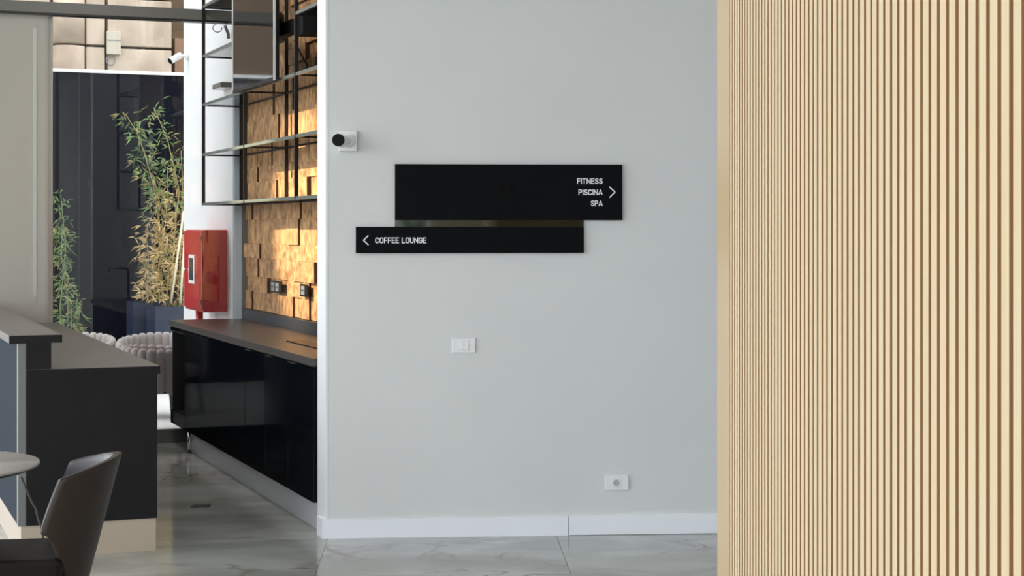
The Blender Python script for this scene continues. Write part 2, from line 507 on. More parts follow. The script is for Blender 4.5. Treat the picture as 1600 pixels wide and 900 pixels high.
# bullet camera on the white wall
def bullet_camera(name, loc, rz, label, body_dir, arm, base_r, plate=None, big=1.0, group=None):
    r = tag(empty(name, loc, rz), label, 'camera', group)
    d = Vector(body_dir).normalized()
    a = Vector(arm)
    if plate:
        MB().box(*plate, bev=0.004).build('mount_box', 'plastic_white', r)
    MB().lathe([(base_r, 0), (base_r, 0.012), (base_r * 0.7, 0.022)], 20, (0, plate[2] if plate else 0, 0), axis=Vector((0, -1, 0))).build('mount_disc', 'plastic_white', r)
    st = Vector((0, (plate[2] if plate else 0) - 0.018, 0))
    MB().tube([st, st + Vector((0, -0.02, 0)) , a], [0.014 * big, 0.014 * big, 0.015 * big], 12).build('arm', 'plastic_white', r)
    R = 0.034 * big
    b0 = a - d * 0.06 * big
    body = MB().lathe([(R * 0.75, 0), (R * 0.95, 0.006), (R, 0.015), (R, 0.125 * big), (R * 1.04, 0.127 * big), (R * 1.04, 0.14 * big)], 24, b0, axis=d).build('camera_body', 'plastic_white', r)
    MB().lathe([(R * 0.99, 0), (R * 0.99, 0.004), (R * 0.9, 0.007)], 24, b0 + d * 0.1402 * big, axis=d).build('front_glass', 'lens_black', body)
    return r
bullet_camera('security_camera', G(-0.11, 1.80, 3.13), TH - PI / 2, 'white bullet camera on the end of the white outside wall', (0.2, -0.93, -0.55), (0.0, -0.10, -0.02), 0.04, None, 0.85)

# slim grey lamp on the white wall
wl = tag(empty('wall_lamp', G(-0.11, 0.2, 2.74), TH), 'slim grey box lamp fixed to the white wall behind the screen', 'lamp')
MB().box(-0.09, 0.0, -0.12, 0.18, -0.02, 0.02, bev=0.004).build('housing', 'frame_grey', wl)
MB().box(-0.085, -0.01, -0.11, 0.17, -0.023, -0.0205).build('diffuser', 'plastic_white', wl)
# hanging cable end with conduit
cc = tag(empty('cable_conduit', G(-0.22, 0.10, 3.2), TH), 'short grey conduit with a loop of cable under the steel beam', 'cable')
MB().tube([(0.06, 0, 0.0), (0.07, 0, -0.03), (0.085, 0, -0.06), (0.088, 0, -0.1)], 0.013, 10).build('conduit', 'plastic_grey', cc)
MB().tube([(0.0 + 0.035 * math.cos(a), 0, -0.025 + 0.03 * math.sin(a)) for a in [PI * 0.6 + k * 0.33 for k in range(15)]], 0.004, 6).build('cable_loop', 'plastic_grey', cc)

# dark screen fence with white cap
FY = 4.9
fe = tag(empty('screen_fence', G(0, FY), TH), 'tall dark navy panel fence with a white top edge', 'fence')
xs = [-3.2, -2.0, -0.62, 0.75, 2.1, 3.4]
for a, b in zip(xs[:-1], xs[1:]):
    MB().box(a + 0.004, b - 0.004, 0.0, 0.05, -0.012, 3.235).build('panel', 'fence_dark', fe)
for x in xs:
    MB().box(x - 0.003, x + 0.003, 0.004, 0.06, -0.012, 3.235).build('post', 'plastic_black', fe)
MB().box(xs[0], xs[-1], -0.012, 0.062, 3.235, 3.268).build('top_cap', 'fence_cap', fe)

# stone building beyond the fence
BY = 8.5
bd = tag(empty('stone_building', G(0, BY), TH), 'old building of pale rusticated stone with a half round column', 'building')
MB().box(-6.0, 5.0, 0.20, 0.8, -0.21, 9.0).build('wall_core', 'stone_joint', bd)
RH = 0.62
z00 = 3.905 - 6 * RH + 0.01
rows = [z00 + k * RH for k in range(15)]
def halfround(h):
    mb = MB()
    pts = [(0.19 * math.cos(a), -0.16 * math.sin(a)) for a in [PI * k / 10 for k in range(11)]]
    mb.prism([(0.19, 0.18)] + pts + [(-0.19, 0.18)], 0, h)
    for f in mb.bm.faces:
        if abs(f.normal.z) < 0.5: f.smooth = True
    return mb
c0 = p0 = w0 = None
for k, zz in enumerate(rows):
    if zz < -0.25: continue
    h = RH - 0.03
    # half-round column drums
    if c0 is None:
        c0 = halfround(h).build('column_drum', 'stone', bd, (-0.255, 0.02, zz))
        p0 = MB().box(-0.115, 0.115, 0.0, 0.2, 0, h, bev=0.012).build('pilaster_block', 'stone', bd, (0.062, 0.0, zz))
        w0 = MB().box(0, 0.80, 0.0, 0.16, 0, h, bev=0.012).build('wall_block', 'stone', bd, (0.215, 0.04, zz))
        w1 = MB().box(0, 1.1, 0.0, 0.16, 0, h, bev=0.012).build('wall_block', 'stone', bd, (1.30, 0.04, zz))
        w2 = MB().box(-1.0, 0, 0.0, 0.16, 0, h, bev=0.012).build('wall_block', 'stone', bd, (-0.48, 0.04, zz))
    else:
        share(c0, 'column_drum', bd, (-0.255, 0.02, zz))
        share(p0, 'pilaster_block', bd, (0.062, 0.0, zz))
        share(w0, 'wall_block', bd, (0.215, 0.04, zz))
        share(w1, 'wall_block', bd, (1.30, 0.04, zz)); share(w2, 'wall_block', bd, (-0.48, 0.04, zz))
MB().box(1.06, 1.28, 0.06, 0.2, 2.9, 4.05).build('shutter_panel', 'brown_panel', bd)

jb = tag(empty('meter_box', G(0.28, BY + 0.04, 3.80), TH), 'cream meter box with a cable loop, on the stone wall', 'meter box')
MB().box(-0.085, 0.085, -0.09, 0.0, 0.0, 0.29, bev=0.006).build('body', 'box_cream', jb)
MB().box(-0.09, 0.09, -0.096, -0.0905, 0.168, 0.18, bev=0.001).build('seam', 'plastic_grey', jb)
MB().tube([(-0.03 + 0.055 * math.cos(a), -0.03, -0.07 + 0.06 * math.sin(a)) for a in [k * 2 * PI / 18 + 1.57 for k in range(18)]], 0.008, 6).build('cable_loop', 'plastic_grey', jb)

# planters and bamboo
def planter(x, y, w, h, label):
    r = tag(empty('planter', G(x, y, -0.012), TH), label, 'planter', None)
    t = 0.025
    for nm, b in (('front', (-w / 2, w / 2, -w / 2, -w / 2 + t)), ('back', (-w / 2, w / 2, w / 2 - t, w / 2)), ('side', (-w / 2, -w / 2 + t, -w / 2 + t, w / 2 - t)), ('side', (w / 2 - t, w / 2, -w / 2 + t, w / 2 - t))):
        MB().box(*b, 0, h).build(nm, 'planter', r)
    MB().box(-w / 2 + t, w / 2 - t, -w / 2 + t, w / 2 - t, 0.0, h - 0.05).build('soil', 'soil', r)
    return r
planter(0.06, 4.63, 0.42, 0.885, 'navy planter box against the dark fence, set further back')
planter(0.225, 4.12, 0.50, 0.865, 'navy planter box standing in front of another by the fence')

def leaf(mb, p, d, ln, wd, rn, mi=0):
    d = d.normalized()
    s = d.cross(Vector((rn.uniform(-1, 1), rn.uniform(-1, 1), rn.uniform(-1, 1))))
    if s.length < 1e-3: s = Vector((1, 0, 0))
    s.normalize()
    dr = Vector((0, 0, -0.18 * ln))
    a = mb.bm.verts.new(p); b = mb.bm.verts.new(p + d * ln * 0.4 + s * wd * 0.5); c = mb.bm.verts.new(p + d * ln + dr); e = mb.bm.verts.new(p + d * ln * 0.4 - s * wd * 0.5)
    f = mb.bm.faces.new((a, b, c, e)); f.material_index = mi
def bamboo(name, label, base, culms, leafmats, seed, dens, lsize=0.11, spread=0.10, culm_mat='culm', pick=None):
    """culms: polylines of world points"""
    rn = random.Random(seed)
    r = tag(empty(name, base), label, 'plant')
    fo = MB()
    for cu in culms:
        pts = [Vector(p) - Vector(base) for p in cu]
        n_ = len(pts)
        MB().tube(pts, [0.0075 * (1 - 0.6 * i / (n_ - 1)) for i in range(n_)], 6).build('culm', culm_mat, r)
        for i in range(n_ - 1):
            seg = pts[i + 1] - pts[i]
            cnt = int(seg.length * dens)
            for _ in range(cnt):
                t = rn.random(); p = pts[i] + seg * t
                out = Vector((rn.uniform(-1, 1), rn.uniform(-1, 1), rn.uniform(-0.5, 0.7)))
                tw = rn.uniform(0.1, 1.0) * spread
                q = p + out.normalized() * tw
                zz = (p + Vector(base)).z
                mi = pick(zz, rn) if pick else 0
                for _ in range(rn.choice((2, 3, 3))):
                    dd = out + Vector((rn.uniform(-.9, .9), rn.uniform(-.9, .9), rn.uniform(-.9, .6)))
                    leaf(fo, q, dd, lsize * rn.uniform(.6, 1.2), lsize * 0.17, rn, mi)
    fo.build('foliage', leafmats, r)
    return r
def poly(pp, Y, dy=0.0):
    out = []
    for k, (x, y) in enumerate(pp):
        out.append(at(x, y, Y + dy * k / (len(pp) - 1)))
    return out
def pick_mixed(zz, rn):
    if zz > 2.05: return 0 if rn.random() < 0.75 else 1
    if zz > 1.75: return rn.choice((0, 1, 1, 2))
    return rn.choice((1, 2, 2, 2))
YB = 17.18
b0_ = at(243, 480, YB)
bamboo('bamboo', 'tall straw coloured bamboo with dry lower leaves in the rear navy planter', (b0_.x, b0_.y, 0.80),
       [poly([(246, 478), (252, 420), (249, 350), (240, 290), (226, 240), (213, 205), (196, 178)], YB, 0.1),
        poly([(236, 480), (246, 430), (256, 370), (262, 310), (262, 260)], YB - 0.1),
        poly([(232, 478), (231, 440), (232, 400), (228, 366)], YB + 0.05),
        poly([(240, 480), (240, 420), (243, 370), (250, 320), (240, 275), (222, 262)], YB + 0.1)],
       ['leaf_green', 'leaf_olive', 'leaf_dry'], 3, 85, 0.10, 0.17, 'culm', pick_mixed)
YC = 16.83
b1_ = at(270, 480, YC)
bamboo('bamboo', 'thin leaning bamboo with pale canes in the front navy planter', (b1_.x, b1_.y, 0.80),
       [poly([(266, 480), (268, 430), (273, 360), (280, 300), (272, 262), (262, 220), (252, 195), (240, 168)], YC),
        poly([(276, 480), (281, 420), (284, 350), (285, 280), (283, 235)], YC + 0.1),
        poly([(262, 480), (262, 440), (266, 400), (270, 360)], YC + 0.05)],
       ['leaf_green', 'leaf_olive', 'leaf_dry'], 5, 62, 0.095, 0.14, 'culm', pick_mixed)
for k, (pp, lab) in enumerate((([(267, 474), (277, 404), (287, 330)], 'pale cane leaning steeply among the bamboo'), ([(282, 474), (285, 420), (289, 370)], 'pale cane standing almost upright beside the bamboo'))):
    st = poly(pp, YC - 0.14)
    r = tag(empty('plant_stake', st[0]), lab, 'stake')
    MB().tube([p - st[0] for p in st], 0.011, 8).build('cane', 'cane_pale', r)
YL = 15.4
b2_ = at(98, 560, YL)
bamboo('bamboo', 'slender green bamboo by the edge of the grey pillar', (b2_.x, b2_.y, 0.02),
       [[Vector((b2_.x, b2_.y, 0.25))] + poly([(98, 540), (94, 480), (99, 430), (103, 380), (98, 340), (95, 303)], YL),
        [Vector((b2_.x + .02, b2_.y, 0.25))] + poly([(105, 540), (106, 470), (96, 400), (97, 350)], YL + 0.08),
        [Vector((b2_.x + .05, b2_.y, 0.25))] + poly([(115, 540), (122, 500), (126, 470)], YL - 0.05),
        [Vector((b2_.x + .05, b2_.y, 0.25))] + poly([(110, 540), (112, 505), (112, 480)], YL - 0.1)],
       ['leaf_green', 'leaf_olive'], 9, 80, 0.08, 0.09, 'culm_green', lambda zz, rn: 0 if rn.random() < 0.8 else 1)
pg = tag(empty('planter_bowl', (b2_.x + .02, b2_.y, -0.012)), 'low round pot under the slender green bamboo', 'planter')
MB().lathe([(0.15, 0.0), (0.2, 0.28), (0.2, 0.3), (0.18, 0.3), (0.17, 0.26)], 28).build('pot', 'planter', pg)

# rope armchairs on the terrace
puff = None
def rope_chair(loc, rz, label, zt=0.73, zarm=0.66):
    global puff
    r = tag(empty('rope_armchair', loc, rz), label, 'armchair', 'rope armchairs on the terrace')
    R = 0.30
    nl = 19
    for k in range(nl):
        a = math.radians(-122 + 244 * k / (nl - 1))
        px_, py_ = R * math.sin(a), R * math.cos(a)
        fall = abs(a) / math.radians(122)
        top = zt - (zt - zarm) * fall ** 2
        if puff is None:
            pb = MB()
            pf = [(0.012, 0.0), (0.034, 0.02), (0.040, 0.06), (0.036, 0.20), (0.041, 0.30), (0.036, 0.33), (0.020, 0.348), (0.006, 0.352)]
            pb.lathe(pf, 10)
            puff = pb.build('rope_loop', 'rope', r, (px_, py_, top - 0.352), (0, 0, -a))
            puff.scale = (1.15, 0.8, 1)
        else:
            share(puff, 'rope_loop', r, (px_, py_, top - 0.352), (0, 0, -a), (1.15, 0.8, 1))
    arc = [(R * math.sin(math.radians(t)), R * math.cos(math.radians(t)), 0.36) for t in range(-122, 123, 8)]
    MB().tube(arc, 0.014, 8).build('frame_rail', 'rope_frame', r)
    MB().lathe([(0.0, 0.34), (0.25, 0.34), (0.275, 0.36), (0.275, 0.41), (0.25, 0.44), (0.0, 0.445)], 28).build('seat_cushion', 'cushion', r)
    for sx in (-1, 1):
        for sy in (-1, 1):
            MB().tube([(sx * 0.24, sy * 0.2, 0.012), (sx * 0.2, sy * 0.17, 0.36)], [0.012, 0.016], 8).build('leg', 'rope_frame', r)
    return r
tz = -0.012 - 0.012
rope_chair((-3.79, 14.62, tz), 0.25, 'grey rope armchair on the terrace beside the slender green bamboo')
rope_chair((-3.12, 14.62, tz), -0.15, 'grey rope armchair on the terrace in front of the navy planters')
rope_chair((-2.82, 13.50, tz), 1.9, 'grey rope armchair turned side-on, close behind the glass', 0.71, 0.68)

# hedge outside the shopfront behind the camera (seen only in reflections)
hb = MB(); rn = random.Random(4)
for _ in range(5200):
    p = Vector((rn.uniform(-5, 6), -9.0 + rn.gauss(0, 0.22), rn.uniform(-0.2, 2.0)))
    leaf(hb, p, Vector((rn.uniform(-1, 1), rn.uniform(-1, 1), rn.uniform(-1, 1))), 0.22, 0.12, rn)
hd = hb.build('hedge', 'hedge')
hd['kind'] = 'stuff'; hd['label'] = 'green hedge outside the shopfront behind the camera'; hd['category'] = 'hedge'

# ================================================================== COFFEE COUNTER (against the timber wall)
DZ0, DZ1, TOPZ = 0.155, 0.885, 0.931
def cabinet(y1, y0, name, label, kind):
    r = tag(empty(name, G(-0.3, (y0 + y1) / 2, 0), TH), label, 'cabinet')
    h = (y1 - y0) / 2
    t = 0.018
    if kind == 'open':
        b = MB()
        b.box(-0.29, 0.29, -h, -h + t, DZ0, DZ1); b.box(-0.29, 0.29, h - t, h, DZ0, DZ1)
        b.box(-0.29, 0.29, -h + t, h - t, DZ0, DZ0 + 0.09); b.box(-0.29, 0.29, -h + t, h - t, DZ1 - 0.04, DZ1)
        b.box(0.27, 0.29, -h + t, h - t, DZ0 + 0.09, DZ1 - 0.04)
        b.build('carcass', 'cab_inside', r)
        MB().box(-0.302, -0.2905, -h, -h + 0.03, DZ0, DZ1).build('face_stile', 'cab_black', r)
        MB().box(-0.302, -0.2905, -h + 0.03, h, DZ0, DZ0 + 0.1).build('face_rail', 'cab_black', r)
        MB().box(-0.302, -0.2905, -h + 0.03, h, DZ1 - 0.03, DZ1).build('face_rail', 'cab_black', r)
    else:
        MB().box(-0.28, 0.29, -h, h, DZ0, DZ1).build('carcass', 'cab_inside', r)
        d = MB().box(-0.30, -0.2805, -h + 0.003, h - 0.003, DZ0, DZ1 - 0.012, bev=0.0015).build('door' if kind == 'door' else 'front_panel', 'cab_black', r)
        if kind == 'door':
            MB().box(-0.318, -0.28, -0.09 + h - 0.12, 0.07 + h - 0.12, DZ1 - 0.0115, DZ1 - 0.006).build('edge_pull', 'steel', d)
    return r
cabinet(-0.02, -0.586, 'open_cabinet', 'black open shelf unit at the glass end of the coffee counter', 'open')
cabinet(-0.588, -2.476, 'wide_cabinet', 'wide plain black cabinet between the open shelf and the narrow doors', 'panel')
cabinet(-2.478, -2.990, 'door_cabinet', 'narrow black door cabinet next to the wide plain one', 'door')
cabinet(-2.992, -3.532, 'door_cabinet', 'narrow black door cabinet in the middle of three', 'door')
cabinet(-3.534, -4.075, 'door_cabinet', 'narrow black door cabinet next to the grey wall', 'door')
wt = tag(empty('counter_worktop', G(-0.3, -2.05, 0), TH), 'long dark brown worktop along the teak wall', 'worktop')
MB().box(-0.315, 0.3 - 0.055, -2.05, -0.43, 0.8875, TOPZ, bev=0.002).build('slab', 'worktop', wt)
MB().box(-0.315, 0.3 - 0.055, -0.428, 2.03, 0.8875, TOPZ, bev=0.002).build('slab', 'worktop', wt)
MB().box(0.3 - 0.0548, 0.3, -2.05, 2.03, 0.8875, 1.008, bev=0.001).build('upstand', 'upstand', wt)
# plinths and a chrome leg
p1 = tag(MB().box(-0.008, 0.008, -0.98, 0.98, 0.0, 0.152).build('plinth_board', 'plinth_metal', None, G(-0.555, -1.60, 0), (0, 0, TH)), 'brushed metal plinth under the wide black cabinet', 'plinth')
p2 = tag(MB().box(-0.008, 0.008, -0.735, 0.735, 0.0, 0.152).build('plinth_board', 'plinth_metal', None, G(-0.553, -3.33, 0), (0, 0, TH)), 'brushed metal plinth under the narrow black doors', 'plinth')
lg = tag(empty('cabinet_leg', G(-0.588, -0.66, 0), TH), 'round chrome leg under the counter near its open shelf', 'leg')
MB().tube([(0, 0, 0.008), (0, 0, 0.154)], 0.014, 16).build('post', 'chrome', lg)
MB().lathe([(0.022, 0.0), (0.022, 0.006), (0.016, 0.0085)], 18).build('foot', 'plastic_black', lg)

ft = tag(empty('faucet', G(-0.27, -3.97, TOPZ), TH), 'steel faucet with a square spout at the walled end of the coffee counter', 'faucet')
MB().lathe([(0.028, 0), (0.028, 0.012), (0.02, 0.02)], 20).build('base', 'steel', ft)
MB().tube([(0, 0, 0.018), (0, 0, 0.27), (-0.01, 0, 0.295), (-0.035, 0, 0.305), (-0.2, 0, 0.305)], 0.012, 12).build('spout', 'steel', ft)
MB().tube([(-0.19, 0, 0.303), (-0.19, 0, 0.272)], 0.011, 12).build('nozzle', 'steel', ft)
MB().tube([(0, -0.012, 0.1), (0, -0.06, 0.115)], 0.007, 8).build('lever', 'steel', ft)

strip = tag(empty('dark_strip', G(-0.35, -3.2, TOPZ), TH), 'narrow dark strip with a shiny end on the brown worktop', 'strip')  # long dark strip on the worktop, with a shiny end
MB().box(-0.055, 0.055, -0.5, 0.47, 0.0, 0.007, bev=0.002).build('strip', 'plastic_black', strip)
MB().box(-0.056, 0.0, 0.4705, 0.50, 0.0, 0.008, bev=0.002).build('end_cap', 'chrome', strip)

# sockets on the teak wall
def wall_socket(y, z, n_, label):
    r = tag(empty('wall_socket', G(-0.052, y, z), TH), label, 'socket')
    w = 0.065 * n_ + 0.02
    MB().box(-0.014, 0.0, -w, w, -0.042, 0.042, bev=0.003).build('plate', 'plastic_black', r)
    for k in range(n_):
        yy = (k - (n_ - 1) / 2) * 0.125
        MB().box(-0.018, -0.0145, yy - 0.045, yy + 0.045, -0.03, 0.03, bev=0.001).build('module', 'plastic_grey', r)
        for q in (-0.018, 0.018):
            MB().lathe([(0.007, 0), (0.007, 0.002)], 10, (-0.018, yy + q, 0), axis=Vector((-1, 0, 0))).build('pin_hole', 'lens_black', r)
wall_socket(-1.11, 1.21, 2, 'black double socket plate on the teak wall')
wall_socket(-1.87, 1.21, 1, 'black single socket plate on the teak wall')

# black steel rack with glass shelves
RX0, RX1 = -0.36, -0.07
posts_y = [-0.06, -1.443, -2.807, -4.05]
lv = [1.80, 2.177, 2.555, 2.925, 3.30]
rk = tag(empty('shelf_rack', G(-0.215, -2.0, 1.8), TH), 'black steel rack with glass shelves hung over the coffee counter', 'shelf rack')
ox_, oy_ = -0.215, -2.0
for y in posts_y:
    for x in (RX0, RX1):
        MB().box(x - 0.011 - ox_, x + 0.011 - ox_, y - 0.011 - oy_, y + 0.011 - oy_, 0.0, CH - 1.8).build('post', 'black_metal', rk)
for b in range(3):
    ya, yb = posts_y[b] - 0.011 - oy_, posts_y[b + 1] + 0.011 - oy_
    for li, zz in enumerate(lv):
        if b == 1 and li > 2: continue
        z = zz - 1.8
        for x in (RX0, RX1):
            MB().box(x - 0.009 - ox_, x + 0.009 - ox_, yb, ya, z, z + 0.02).build('rail', 'shelf_edge' if x == RX0 else 'black_metal', rk)
        MB().box(RX0 + 0.0095 - ox_, RX1 - 0.0095 - ox_, yb + 0.002, ya - 0.002, z + 0.006, z + 0.014).build('glass_shelf', 'shelf_glass', rk)
for y in posts_y:
    for zz in lv:
        z = zz - 1.8
        MB().box(RX0 + 0.0115 - ox_, RX1 - 0.0115 - ox_, y - 0.0085 - oy_, y + 0.0085 - oy_, z, z + 0.018).build('cross_bar', 'black_metal', rk)

# screen on an arm in front of the rack
tv = tag(empty('wall_screen', G(-0.415, -1.9, 2.56), TH), 'flat screen with a silver frame on a black arm in front of the rack', 'screen')
th_, tw_ = 0.66, 0.585
MB().box(0.0, 0.032, -tw_, tw_, 0.0, th_, bev=0.003).build('back_case', 'plastic_black', tv)
MB().box(-0.006, 0.006, -tw_ - 0.006, -tw_ + 0.009, -0.006, th_ + 0.006).build('bezel', 'silver', tv)
MB().box(-0.006, 0.006, tw_ - 0.009, tw_ + 0.006, -0.006, th_ + 0.006).build('bezel', 'silver', tv)
MB().box(-0.006, 0.006, -tw_ + 0.009, tw_ - 0.009, th_ - 0.009, th_ + 0.006).build('bezel', 'silver', tv)
MB().box(-0.006, 0.004, -tw_ + 0.009, tw_ - 0.009, -0.006, 0.016).build('bezel', 'plastic_black', tv)
MB().box(-0.003, -0.0005, -tw_ + 0.009, tw_ - 0.009, 0.016, th_ - 0.009).build('screen', 'tv_screen', tv)
MB().box(0.033, 0.055, -0.22, 0.22, 0.2, 0.48).build('mount_plate', 'black_metal', tv)
MB().box(0.10, 0.165, -0.62, -0.12, 0.30, 0.38).build('arm', 'black_metal', tv)
MB().box(0.056, 0.13, -0.2, -0.1, 0.29, 0.39).build('arm_joint', 'black_metal', tv)
MB().lathe([(0.04, 0), (0.04, 0.06), (0.03, 0.075)], 16, (0.1, -0.28, 0.381)).build('arm_knob', 'black_metal', tv)
MB().box(0.13, 0.36, -0.78, -0.62, 0.27, 0.41).build('arm_bracket', 'black_metal', tv)
MB().tube([(0.2, -0.3, 0.28), (0.27, -0.36, 0.12), (0.24, -0.46, 0.03), (0.30, -0.55, 0.06)], 0.006, 6).build('cable', 'plastic_black', tv)
MB().box(0.24, 0.36, -0.84, -0.66, 0.035, 0.14).build('power_box', 'plastic_black', tv)

fs = tag(empty('floor_slot', (-1.819, 9.80, 0.0), 0.1), 'small dark slot cover on the aisle floor', 'floor cover')
MB().box(-0.055, 0.055, -0.05, 0.05, 0.0, 0.003, bev=0.001).build('cover', 'plastic_black', fs)
MB().box(-0.035, 0.035, -0.004, 0.004, 0.0031, 0.0045).build('lift_tab', 'plastic_grey', fs)

# ================================================================== BAR
BX0, BX1, BYF = -2.136, -1.468, -4.28
br = tag(empty('bar_counter', G(-1.8, BYF, 0), TH), 'dark stone bar with a raised ledge and a pale metal base', 'bar')
def bx(x): return x + 1.8
MB().box(bx(BX0) + 0.03, bx(BX1), 0.0, 4.2, 0.165, 0.891).build('body', 'bar_stone', br)
MB().box(bx(BX0) + 0.006, bx(BX1) - 0.006, 0.006, 4.2, 0.0, 0.1645).build('plinth', 'bar_plinth', br)
MB().box(bx(BX0) - 0.006, bx(BX0) + 0.0295, 0.06, 4.2, 0.165, 1.06).build('side_cladding', 'bar_side', br)
MB().box(bx(BX0) - 0.008, bx(BX0) + 0.0295, 0.0, 0.0595, 0.165, 1.06).build('reflection_band', 'reflection_grey', br)  # reflection on the bar's left face, built as a grey upright strip
MB().box(bx(BX0) + 0.0305, bx(-1.987), 0.0, 4.2, 0.9315, 1.06).build('riser', 'bar_stone', br)
bt = tag(empty('bar_worktop', G(-1.8, BYF, 0), TH), 'low brown-grey worktop on the dark bar', 'worktop')
MB().box(bx(BX0) + 0.0305, bx(BX1) + 0.014, -0.004, 4.22, 0.8915, 0.931, bev=0.0015).build('slab', ['bar_top'], bt)
MB().box(bx(BX0) + 0.0305, bx(BX1) + 0.014, -0.0065, -0.0045, 0.8915, 0.9295).build('front_edge', 'bar_stone', bt)
bl = tag(empty('bar_ledge', G(-1.8, BYF, 0), TH), 'raised brown-grey ledge on the dark bar', 'worktop')
MB().box(bx(-2.187), bx(-1.935), -0.004, 4.22, 1.0605, 1.1, bev=0.0015).build('slab', 'bar_top', bl)
MB().box(bx(-2.187), bx(-1.935), -0.0065, -0.0045, 1.0605, 1.0985).build('front_edge', 'bar_stone', bl)

# ================================================================== TUB CHAIR AND ROUND TABLE
ch = tag(empty('tub_chair', (-1.715, 6.2, 0), math.radians(10)), 'brown leather tub chair beside the round table', 'chair')
def shell_angle(z_):
    return 80 - 9 * max(0.0, (z_ - 0.56) / 0.2) ** 1.2
def shell(off, zoff, name, m):
    mb = MB(); NU, NV = 28, 14
    grid = []
    for i in range(NU + 1):
        s = -1 + 2 * i / NU
        top = 0.785 - 0.055 * s * s
        w = max(0.0, (abs(s) - 0.42) / 0.58)
        bot = 0.30 + 0.235 * (w * w * (3 - 2 * w))
        row = []
        for j in range(NV + 1):
            t = j / NV
            z_ = bot + (top - bot) * t
            q = (z_ - 0.30) / 0.5
            a = s * math.radians(shell_angle(z_))
            R = 0.225 + 0.045 * q + off
            cxx = -0.085 + 0.085 * q
            row.append(mb.bm.verts.new((cxx + R * math.cos(a), R * math.sin(a), z_ + zoff)))
        grid.append(row)
    return mb, grid
def chair_shell():
    mb, go = shell(0.0, 0.0, '', None)
    NU, NV = 28, 14
    gi = []
    for i in range(NU + 1):
        row = []
        for j in range(NV + 1):
            v = go[i][j].co
            s = -1 + 2 * i / NU; a = s * math.radians(shell_angle(v.z))
            t = j / NV
            th__ = 0.032
            row.append(mb.bm.verts.new((v.x - th__ * math.cos(a), v.y - th__ * math.sin(a), v.z - (0.004 if j == NV else 0))))
        gi.append(row)
    for i in range(NU):
        for j in range(NV):
            f = mb.bm.faces.new((go[i][j], go[i + 1][j], go[i + 1][j + 1], go[i][j + 1])); f.smooth = True
            f = mb.bm.faces.new((gi[i][j], gi[i][j + 1], gi[i + 1][j + 1], gi[i + 1][j])); f.smooth = True; f.material_index = 1
        f = mb.bm.faces.new((go[i][NV], go[i + 1][NV], gi[i + 1][NV], gi[i][NV])); f.smooth = True
        f = mb.bm.faces.new((go[i][0], gi[i][0], gi[i + 1][0], go[i + 1][0]))
    for i in (0, NU):
        for j in range(NV):
            f = mb.bm.faces.new((go[i][j], go[i][j + 1], gi[i][j + 1], gi[i][j]))
    bmesh.ops.remove_doubles(mb.bm, verts=mb.bm.verts, dist=1e-6)
    return mb
sh = chair_shell().build('back_shell', ['leather', 'leather_inner'], ch)
MB().box(-0.37, 0.07, -0.235, 0.235, 0.36, 0.44, bev=0.022).build('seat_cushion', 'seat_dark', ch)
MB().box(-0.35, 0.05, -0.22, 0.22, 0.31, 0.359, bev=0.012).build('seat_frame', 'leather', ch)
for sx, sy in ((-0.28, -0.18), (-0.28, 0.18), (0.02, -0.18), (0.02, 0.18)):
    MB().tube([(sx * 1.1, sy * 1.15, 0.0), (sx, sy, 0.309)], [0.012, 0.02], 10).build('leg', 'black_metal', ch)

rt = tag(empty('round_table', (-2.168, 6.2, 0)), 'round pale table with a thin brown edge', 'table')
MB().lathe([(0.0, 0.722), (0.37, 0.722), (0.402, 0.737)], 64).build('top_edge', 'table_edge', rt)
MB().lathe([(0.0, 0.7375), (0.405, 0.7375), (0.408, 0.744), (0.405, 0.75), (0.0, 0.75)], 64).build('table_top', 'table_top', rt)
MB().tube([(0, 0, 0.02), (0, 0, 0.7215)], 0.035, 16).build('column', 'black_metal', rt)
MB().lathe([(0.22, 0.0), (0.22, 0.012), (0.05, 0.02)], 32).build('base', 'black_metal', rt)
cb0 = Vector((-1.862, 6.42, 0.0))
cbp = [at(33, 745, 6.44), at(43, 768, 6.44), at(50, 785, 6.44), at(56, 795, 6.44), at(60, 812, 6.44), at(64, 824, 6.44), at(72, 862, 6.46), at(84, 905, 6.5)]
cbl = tag(empty('hanging_cable', cbp[0]), 'thin grey cable hanging behind the tub chair', 'cable')
fl_pt = Vector((cbp[-1].x + 0.02, 6.52, 0.004))
MB().tube([p - cbp[0] for p in cbp] + [fl_pt - cbp[0]], 0.0042, 6).build('cord', 'cable_grey', cbl)

# ================================================================== THINGS ON THE GREY WALL
sg = tag(empty('direction_sign', Wl(0, 0, 0), WPH), 'black direction sign of two offset panels with white lettering', 'sign')
def wrect(x0, y0, x1, y1):
    a, z1 = wall_px(x0, y0); b, z0 = wall_px(x1, y1)
    return a, b, z0, z1
a, b, z0, z1 = wrect(617, 256.5, 971.5, 344)
up = MB().box(a, b, -0.022, -0.004, z0, z1).build('upper_panel', 'sign_black', sg)
MB().box(a + 0.06, b - 0.06, -0.004, 0.0, z0 + 0.05, z1 - 0.05).build('wall_bracket', 'sign_black', sg)
a2, b2, z2, z3 = wrect(556, 354.5, 911.5, 395)
lo = MB().box(a2, b2, -0.022, -0.004, z2, z3).build('lower_panel', 'sign_black', sg)
MB().box(a, b2, -0.012, -0.0, z3 - 0.02 + 0.0205, z0 - 0.0005).build('mirror_strip', 'sign_mirror', sg)
def arc(cx_, cy_, rx, ry, a0, a1, n_=8):
    return [(cx_ + rx * math.cos(math.radians(a0 + (a1 - a0) * k / n_)), cy_ + ry * math.sin(math.radians(a0 + (a1 - a0) * k / n_))) for k in range(n_ + 1)]
